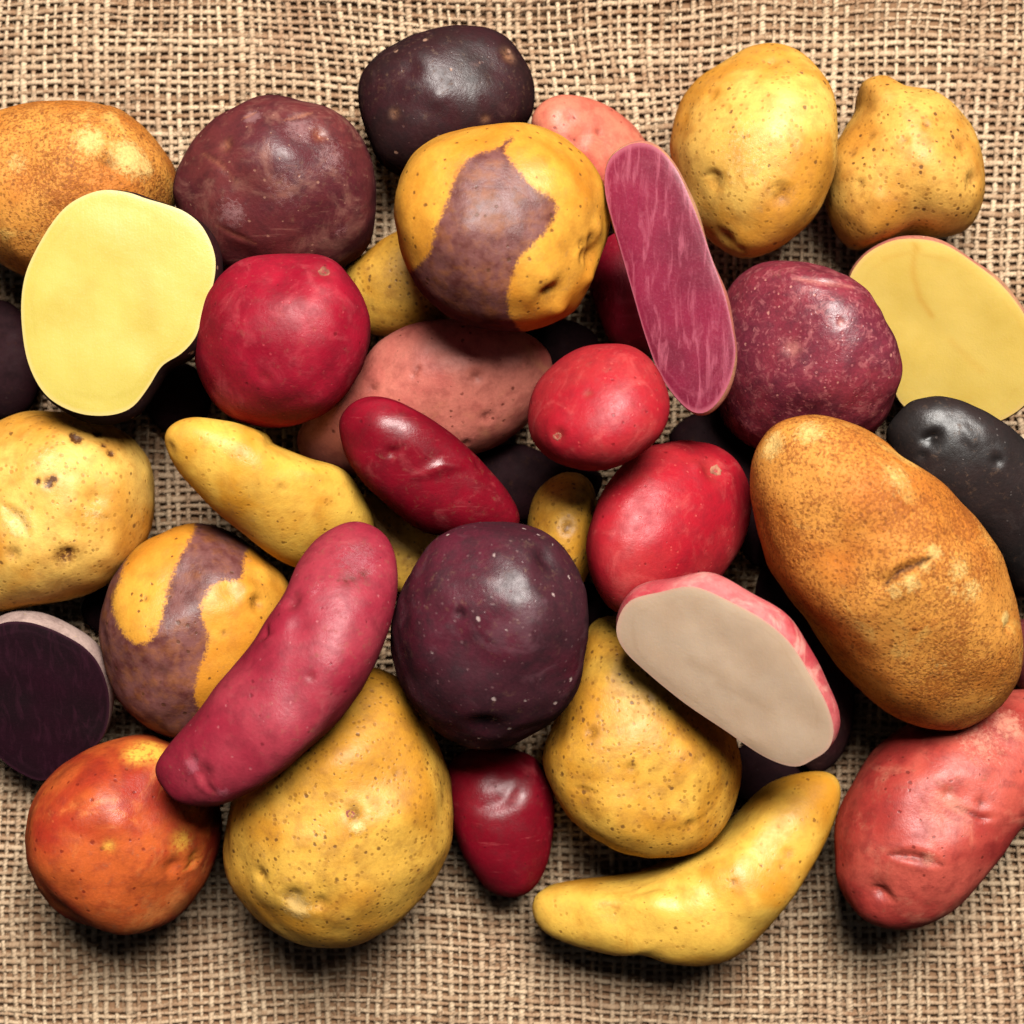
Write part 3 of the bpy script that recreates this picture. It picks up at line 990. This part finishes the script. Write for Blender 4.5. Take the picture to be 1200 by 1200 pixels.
potato('salmon_potato', 'salmon', 'pale salmon pink potato peeking out behind the two-tone round one at top',
       [(622, 150), (632, 122), (660, 112), (705, 122), (745, 152), (770, 195), (765, 240), (730, 262), (680, 240), (645, 200)],
       feats=[(668, 138, 9, 1.5, .5), (700, 155, 5, 1.5, .6), (682, 160, 12, 3, 0)], creases=[([(665, 160), (690, 175)], 4, 1.5, .3)], sink=10)
potato('purple_potato', 'purplered', 'speckled purple red round potato between magenta half and golden half',
       [(838, 400), (850, 345), (885, 312), (940, 307), (1000, 330), (1038, 378), (1051, 440), (1036, 495), (985, 528), (920, 535), (865, 515), (838, 465)],
       feats=[(985, 378, 5, 2, .8), (930, 408, 9, 2, .9), (1000, 420, 40, -3, 0)],
       creases=[([(930, 325), (965, 330), (1000, 337)], 5, 2.0, .8)], hk=1.0, sink=8)
potato('black_potato', 'black', 'shiny black potato at the right edge beside the big russet',
       [(1040, 515), (1046, 492), (1072, 470), (1112, 466), (1160, 487), (1205, 525), (1245, 580), (1255, 640), (1235, 690), (1195, 700), (1150, 660), (1090, 610),
        (1052, 560)],
       feats=[(1090, 517, 12, 6, .7), (1170, 540, 8, 4, .6), (1080, 535, 7, 3, .7), (1140, 600, 30, -3, 0)],
       creases=[([(1078, 515), (1105, 505)], 5, 4, .8), ([(1125, 495), (1145, 525)], 7, -2, 0)], sink=8)
potato('yellow_potato', 'yellow', 'lumpy pale yellow potato with dark eyes at the left edge',
       [(-40, 560), (-25, 520), (5, 495), (45, 481), (100, 486), (150, 512), (178, 560), (172, 628), (132, 680), (85, 703), (35, 713), (-10, 716), (-40, 680),
        (-50, 620)],
       feats=[(90, 515, 6, 4, 3), (84, 510, 4, 2, 3), (115, 509, 5, 4, 3), (130, 532, 4, 3, 3), (120, 522, 3, 2, 2), (58, 567, 6, 3, 2), (64, 562, 4, 2, 3), (44, 563, 4, 2, 2), (112, 585, 15, 6, .1), (75, 652, 13, 5, 1.2), (80, 648, 6, 3, 2),
              (15, 650, 9, 4, .6), (120, 640, 40, -2, 0)],
       creases=[([(5, 590), (18, 605), (36, 626)], 7, 5, .3), ([(100, 595), (128, 602)], 5, -2.5, 0), ([(30, 490), (50, 486), (70, 490)], 4, 1.5, .4)],
       lump=0.9, pales=[(60, 540, 25, .7), (110, 600, 22, .6), (20, 612, 22, .8)])
half('halved_potato', 'dusty', 'flesh_violet', 'potato half with near-black violet flesh at the lower left edge',
     [(-45, 800), (-30, 752), (0, 731), (30, 729), (56, 736), (80, 747), (100, 760), (116, 779), (127, 810), (127, 842), (117, 868), (90, 893), (54, 914), (28, 908),
      (0, 888), (-30, 850)], 60, (3, 26), (-0.05, 0.5))
potato('two_tone_potato', 'bicolour', 'purple potato with two yellow patches, behind the long wine red fingerling',
       [(118, 745), (128, 695), (152, 655), (188, 625), (232, 612), (292, 640), (335, 682), (335, 740), (300, 800), (262, 845), (212, 862), (165, 842), (132, 802)],
       patch=(-1, [[(229, 612), (196, 600), (155, 640), (140, 680), (132, 704), (138, 730), (156, 753), (179, 749), (190, 722), (200, 680), (212, 651)],
                   [(287, 650), (304, 640), (360, 660), (360, 730), (290, 810), (240, 830), (230, 822), (229, 797), (244, 751), (235, 717), (246, 690), (262, 680), (283, 678)]]),
       feats=[(300, 707, 10, 6, .7), (292, 690, 18, -3, 0), (171, 703, 4, 1.5, .8), (178, 741, 4, 1, .8), (262, 742, 4, 1, .6), (270, 690, 14, 3, 0), (190, 790, 10, 3, .3),
              (300, 680, 14, 3, .2)])
potato('red_potato', 'orange', 'orange red potato with yellow flecks at the lower left',
       [(33, 985), (40, 940), (62, 905), (105, 878), (160, 864), (205, 876), (240, 915), (256, 965), (248, 1020), (215, 1068), (160, 1088), (105, 1082), (62, 1055), (40, 1020)],
       feats=[(176, 878, 20, 0.6, 1.6), (162, 882, 16, 0.6, 1.6), (188, 884, 14, 0.6, 1.6), (215, 985, 13, 1, 1.0), (205, 1015, 12, 5, 0), (128, 992, 7, .4, .9), (228, 1005, 10, 4, .4)],
       creases=[([(215, 1020), (236, 1005)], 4, 2.5, .3)])
potato('yellow_potato', 'yellow_deep', 'large pear-shaped yellow potato at the bottom under the wine red fingerling',
       [(265, 975), (275, 930), (315, 870), (370, 815), (430, 782), (470, 800), (508, 855), (530, 930), (520, 1005), (478, 1068), (405, 1107), (340, 1097), (292, 1062), (268, 1015)],
       feats=[(413, 953, 9, 5, .9), (345, 1052, 13, 6, .5), (375, 1058, 9, 5, .4), (305, 1025, 9, 4, .3), (360, 1068, 20, -3, 0), (420, 972, 10, -2, 0), (465, 905, 4, 1, .7)],
       creases=[([(325, 1045), (345, 1060), (380, 1063)], 5, 2, .2)], pales=[(350, 1062, 24, .9), (418, 968, 12, 1.0), (430, 940, 50, .45)], scars=[(412, 955, 6)])
potato('fingerling_potato', 'yellow_deep', 'small yellow potato tucked between the round deep red potato and the top two-tone one',
       [(404, 318), (424, 300), (455, 278), (500, 262), (560, 268), (590, 300), (570, 340), (520, 375), (470, 392), (430, 388), (408, 355)], ground=True)
potato('pink_potato', 'pinkbrown', 'dull pink brown potato in the middle under the crimson fingerling',
       [(348, 518), (362, 488), (396, 465), (424, 425), (458, 392), (520, 374), (600, 384), (640, 408), (648, 438), (634, 475), (600, 512), (560, 532), (480, 552),
        (400, 556), (362, 543)],
       feats=[(559, 440, 8, 4, .6), (617, 425, 5, 2, .6), (485, 440, 5, 2, .7), (490, 432, 4, 2, .6), (570, 490, 8, 3, .6), (437, 455, 8, 3, .7), (545, 520, 6, 2, .6), (610, 425, 25, -4, 0)],
       sink=10)
potato('fingerling_potato', 'yellow_deep', 'yellow potato in shade under the crimson fingerling and dark purple ball',
       [(405, 600), (430, 578), (470, 590), (515, 632), (530, 672), (505, 698), (460, 690), (420, 650)], sink=12)
potato('fingerling_potato', 'yellow_deep', 'small upright yellow potato squeezed between purple ball and red potato',
       [(618, 610), (630, 575), (660, 554), (690, 562), (700, 600), (695, 650), (675, 695), (640, 690), (620, 650)],
       feats=[(665, 618, 9, 4, .8)], sink=14, hk=2.3)
potato('red_potato', 'crimson', 'small pointed crimson potato at the bottom below the dark purple ball',
       [(523, 910), (534, 886), (572, 876), (618, 882), (643, 908), (650, 955), (643, 1008), (622, 1042), (595, 1051), (568, 1040), (543, 1003), (529, 958)],
       feats=[(568, 908, 26, -4, 0), (622, 935, 26, -3, 0), (582, 1000, 24, 2, 0)], creases=[([(560, 950), (590, 938), (606, 915)], 10, 2.5, 0)], ground=True, hk=1.0)
potato('fingerling_potato', 'yellow_smooth', 'curved yellow fingerling lying on burlap at the bottom',
       [(625, 1068), (630, 1046), (650, 1037), (690, 1034), (740, 1028), (800, 1006), (852, 972), (900, 922), (940, 905), (974, 906), (984, 930), (966, 985), (920, 1052), (875, 1104), (836, 1125),
        (785, 1126), (745, 1112), (715, 1116), (680, 1108), (640, 1092)], c=(835, 1050), hk=1.05,
       feats=[(858, 1035, 4, 2, 1.0), (790, 1050, 18, 4, .1), (925, 1000, 7, 2, .6), (770, 1062, 26, -5, 0), (720, 1072, 18, 3, .2), (915, 1015, 5, 1.5, .5), (690, 1070, 16, -2, 0),
              (880, 1060, 30, -3, 0)], creases=[([(740, 1050), (770, 1040), (800, 1042)], 7, 2.5, .1)])
potato('red_potato', 'red_bright', 'bright red egg-shaped potato right of centre above the cream half',
       [(686, 655), (692, 610), (715, 562), (755, 526), (805, 517), (850, 530), (874, 565), (876, 612), (855, 660), (815, 705), (765, 722), (715, 712)],
       feats=[(835, 552, 14, 6, .3), (818, 545, 10, -2, 0), (855, 560, 9, -2, 0)], scars=[(838, 552, 7)], sink=10, hk=1.0)
potato('yellow_potato', 'yellow_deep', 'freckled yellow potato under the cream half at bottom centre',
       [(635, 885), (650, 850), (672, 790), (690, 735), (722, 722), (780, 750), (835, 810), (864, 880), (862, 935), (838, 978), (795, 1002), (745, 1001), (690, 978), (650, 935)],
       feats=[(691, 858, 8, 3, .8), (760, 820, 6, 2, .6), (808, 968, 8, 3, .6), (740, 900, 6, 2, .6), (700, 1000, 8, 2, .3), (820, 890, 6, 2, .5)],
       creases=[([(672, 922), (700, 928)], 4, 1.5, .5), ([(780, 970), (820, 962), (835, 945)], 4, 1.2, .3)], sink=10)
potato('salmon_potato', 'rosy', 'large rosy salmon potato at the lower right edge below the russet',
       [(980, 1015), (984, 960), (1010, 905), (1050, 862), (1110, 830), (1170, 812), (1230, 810), (1265, 850), (1250, 905), (1200, 955), (1160, 1005), (1115, 1062), (1062, 1088), (1012, 1076),
        (986, 1045)],
       feats=[(1030, 1045, 16, 6, .6), (1065, 990, 30, -3, 0), (1110, 930, 6, 2, .5), (1150, 940, 7, 2, .6)],
       creases=[([(1040, 1000), (1070, 1003), (1108, 1012)], 6, 6, .8), ([(1120, 945), (1150, 958), (1200, 955)], 4, 3, .7), ([(1022, 1040), (1050, 1055)], 6, 4, .5)], pales=[(1150, 870, 40, .7), (1090, 1008, 12, .8), (1180, 850, 30, .8)])
potato('purple_potato', 'blackpurple', 'dark maroon potato in deep shade between the cream half and the russet',
       [(885, 690), (910, 660), (960, 690), (990, 760), (1000, 830), (985, 885), (950, 905), (915, 860), (890, 780)], ground=True, hk=0.9)
potato('purple_potato', 'maroon', 'dark maroon potato barely showing at the right edge beside the russet',
       [(1180, 750), (1200, 725), (1240, 735), (1265, 780), (1250, 815), (1215, 820), (1190, 800)], ground=True, hk=1.3)

# ---- added dark fillers for the deep shade in the gaps, and one edge potato
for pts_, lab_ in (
        ([(165, 470), (180, 440), (215, 425), (240, 445), (245, 480), (225, 505), (190, 505)], 'added dark filler for the shade between bright yellow half and yellow fingerling'),
        ([(600, 400), (625, 380), (665, 375), (700, 395), (690, 425), (655, 440), (620, 430)], 'added dark filler for the shade under the top two-tone potato'),
        ([(786, 520), (800, 492), (840, 478), (885, 495), (905, 560), (915, 640), (890, 665), (865, 640), (830, 570)], 'added dark filler for the shade between egg-shaped red potato and russet'),
        ([(850, 915), (860, 880), (900, 870), (945, 885), (950, 915), (915, 935), (875, 940)], 'added dark filler for the shade between cream half and curved fingerling'),
        ([(95, 712), (115, 690), (145, 690), (155, 715), (140, 740), (110, 738)], 'added dark filler for the shade between lumpy yellow potato and violet half'),
        ([(540, 570), (555, 535), (605, 520), (660, 540), (705, 556), (690, 590), (630, 610), (570, 605)], 'added dark filler for the shade between crimson fingerling and small oval red potato'),
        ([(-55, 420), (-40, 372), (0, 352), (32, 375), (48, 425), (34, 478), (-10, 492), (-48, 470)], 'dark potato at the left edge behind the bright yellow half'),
        ([(655, 705), (670, 680), (705, 690), (720, 715), (700, 740), (668, 735)], 'added dark filler for the shade between purple ball and egg-shaped red potato')):
    potato('black_potato', 'gap', lab_, pts_, ground=True, hk=0.6)  # the added gap fillers share the real black potato's name

# ---- upper layer
half('halved_potato', 'blackpurple', 'flesh_yellow', 'bright yellow potato half with dark skin, cut face up at left',
     [(117, 223), (148, 225), (172, 233), (196, 240), (218, 249), (238, 267), (252, 300), (250, 333), (238, 366), (230, 394), (213, 414), (190, 429), (174, 454),
      (154, 478), (125, 487), (88, 483), (54, 463), (33, 425), (25, 375), (27, 333), (38, 300), (62, 259), (85, 236)], 78, (5, -10), (-0.06, 0.06),
     marks=[([(110, 330), (100, 340)], 8, .3), ([(170, 330), (180, 380)], 10, .25)], bulge=0.15)
potato('red_potato', 'red', 'round deep red potato at left centre beside the bright yellow half',
       [(229, 405), (240, 350), (280, 311), (335, 297), (390, 305), (424, 345), (433, 392), (420, 440), (380, 485), (322, 498), (270, 486), (237, 448)],
       feats=[(380, 318, 12, 4, .4), (310, 445, 8, 2, .3), (340, 360, 50, -3, 0)], scars=[(379, 318, 7)], hk=1.0, sink=8)
potato('two_tone_potato', 'bicolour', 'round yellow potato with one broad purple patch, top centre',
       [(459, 255), (470, 205), (500, 170), (550, 151), (610, 148), (662, 165), (700, 205), (714, 258), (702, 305), (672, 364), (622, 387), (565, 386), (518, 366), (480, 322)],
       patch=(1, [[(579, 174), (600, 162), (592, 178), (608, 200), (628, 222), (651, 235), (648, 258), (630, 282), (611, 300), (600, 325), (595, 355), (600, 375), (625, 410), (560, 420),
                   (490, 380), (465, 330), (482, 318), (502, 298), (511, 267), (525, 233), (534, 206), (552, 184)]]),
       feats=[(694, 300, 16, 9, .3), (645, 345, 15, 8, .5), (692, 280, 8, 3, .9), (682, 285, 6, 2, .8), (690, 325, 14, -4, 0), (655, 362, 14, -5, 0), (640, 328, 16, -3, 0), (700, 268, 16, -3, 0)],
       creases=[([(684, 290), (682, 312)], 6, 4, .4), ([(634, 343), (655, 340)], 6, 5, .4)], hk=1.0, sink=8)
half('halved_potato', 'tanpink', 'flesh_pink', 'long magenta-fleshed fingerling half with pale streaks leaning at upper centre',
     [(710, 197), (721, 179), (746, 167), (771, 173), (792, 196), (806, 225), (821, 263), (835, 304), (850, 346), (859, 388), (862, 417), (854, 450), (838, 475), (820, 485), (800, 475),
      (775, 442), (758, 400), (742, 346), (729, 300), (717, 258), (709, 225)], 42, (9, 5), (0.30, 0.12), sink=8)
potato('red_potato', 'red_bright', 'small oval bright red potato in the centre below the magenta half',
       [(619, 490), (632, 446), (678, 409), (735, 406), (774, 438), (785, 480), (766, 520), (716, 549), (662, 547), (630, 527)],
       feats=[(653, 510, 9, 4, .3), (690, 462, 5, 1.2, .6), (650, 500, 18, -2, 0)], scars=[(653, 511, 5)], hk=1.0, sink=10)
potato('fingerling_potato', 'yellow_smooth', 'bright yellow fingerling at left centre pointing under the wine red one',
       [(192, 515), (200, 498), (226, 489), (272, 494), (310, 508), (318, 520), (360, 536), (402, 550), (428, 585), (440, 620), (420, 655), (370, 668), (330, 658), (280, 620), (236, 580), (206, 548)],
       feats=[(312, 512, 10, 4, .2), (200, 525, 8, 3, .5), (330, 572, 6, 1.5, .3), (300, 550, 30, -3, 0)], hk=1.05, sink=10)
potato('fingerling_potato', 'crimson', 'glossy crimson fingerling with pale scratches in the centre',
       [(397, 500), (408, 476), (432, 465), (465, 470), (510, 495), (560, 535), (598, 580), (610, 612), (590, 632), (545, 630), (490, 620), (440, 580), (408, 540)],
       feats=[(460, 530, 7, 3, .3), (560, 545, 6, 2, .3), (440, 500, 25, -3, 0)],
       creases=[([(455, 536), (475, 520)], 4, 2, .4), ([(480, 560), (520, 545), (545, 548)], 7, -3, 0), ([(420, 475), (450, 470), (490, 485)], 6, -1.5, 0)], hk=1.05, sink=10)
potato('purple_potato', 'purple', 'large round dark purple potato with white specks at the centre',
       [(458, 755), (470, 690), (510, 636), (570, 610), (632, 620), (672, 662), (689, 722), (682, 788), (650, 842), (592, 873), (530, 866), (482, 826)],
       feats=[(640, 655, 16, 5, .6), (538, 718, 7, 3, .8), (570, 850, 18, 6, .8), (600, 770, 30, -3, 0), (500, 800, 30, 3, 0), (560, 690, 30, -2, 0)], hk=1.0, sink=8)
half('halved_potato', 'pinkskin', 'flesh_white', 'cream-fleshed potato half with pink skin leaning at lower right',
     [(722, 735), (737, 705), (774, 694), (814, 688), (858, 706), (899, 729), (928, 755), (949, 788), (968, 822), (977, 852), (972, 876), (952, 890), (930, 898), (895, 886), (850, 856), (800, 822),
      (755, 785), (730, 760)], 66, (24, 36), (0.46, 0.58),
     marks=[([(810, 775), (850, 795), (900, 830)], 7, .35), ([(840, 800), (880, 820)], 4, .4)], sink=10, bulge=0.13)
potato('russet_potato', 'russet', 'big brown russet potato with a gash lying on the right',
       [(881, 585), (884, 540), (902, 503), (940, 486), (990, 492), (1030, 512), (1050, 535), (1100, 565), (1145, 615), (1175, 670), (1190, 735), (1188, 790), (1165, 830), (1125, 852),
        (1075, 848), (1025, 825), (970, 760), (925, 700), (895, 640)],
       feats=[(1035, 685, 12, 3, 0), (905, 520, 10, 3, .3), (1180, 735, 8, 4, .2), (1090, 650, 12, -2, 0), (1060, 690, 16, -2, 0)],
       creases=[([(1036, 686), (1055, 672), (1088, 655)], 6, 7, 1.2), ([(1085, 660), (1100, 648)], 4, 2, .3)],
       pales=[(1048, 692, 12, .8), (1068, 682, 14, .85), (1095, 648, 14, .85), (1085, 662, 10, .8), (1125, 668, 20, .72), (1140, 690, 22, .7), (1118, 690, 14, .6), (905, 520, 22, .9), (950, 505, 26, .8), (1050, 560, 30, .65), (1178, 725, 10, 1.2), (1100, 780, 24, .5)], hk=1.0, sink=8)
potato('fingerling_potato', 'wine', 'long wine red fingerling lying across the pear-shaped yellow potato',
       [(183, 905), (192, 880), (240, 825), (290, 760), (335, 695), (352, 655), (378, 625), (415, 611), (448, 624), (465, 660), (462, 715), (440, 775), (400, 840), (350, 890), (300, 925), (250, 945), (205, 937)],
       feats=[(408, 678, 10, .5, .9), (425, 672, 8, .5, .9), (420, 645, 18, .4, .4), (412, 660, 18, .3, .4), (343, 704, 12, 6, .3), (310, 740, 8, 4, .2), (225, 892, 7, 3, .4), (365, 793, 5, 2, .5), (240, 905, 10, 4, .2),
              (350, 730, 14, 3, 0)],
       pales=[(415, 655, 30, .75), (225, 895, 14, .9), (370, 690, 16, .5), (260, 930, 12, .8)],
       creases=[([(395, 682), (420, 676)], 5, 1.2, .9), ([(232, 905), (255, 930)], 5, 3, .3), ([(300, 752), (322, 742)], 5, 3, .3)], hk=1.05, sink=10)
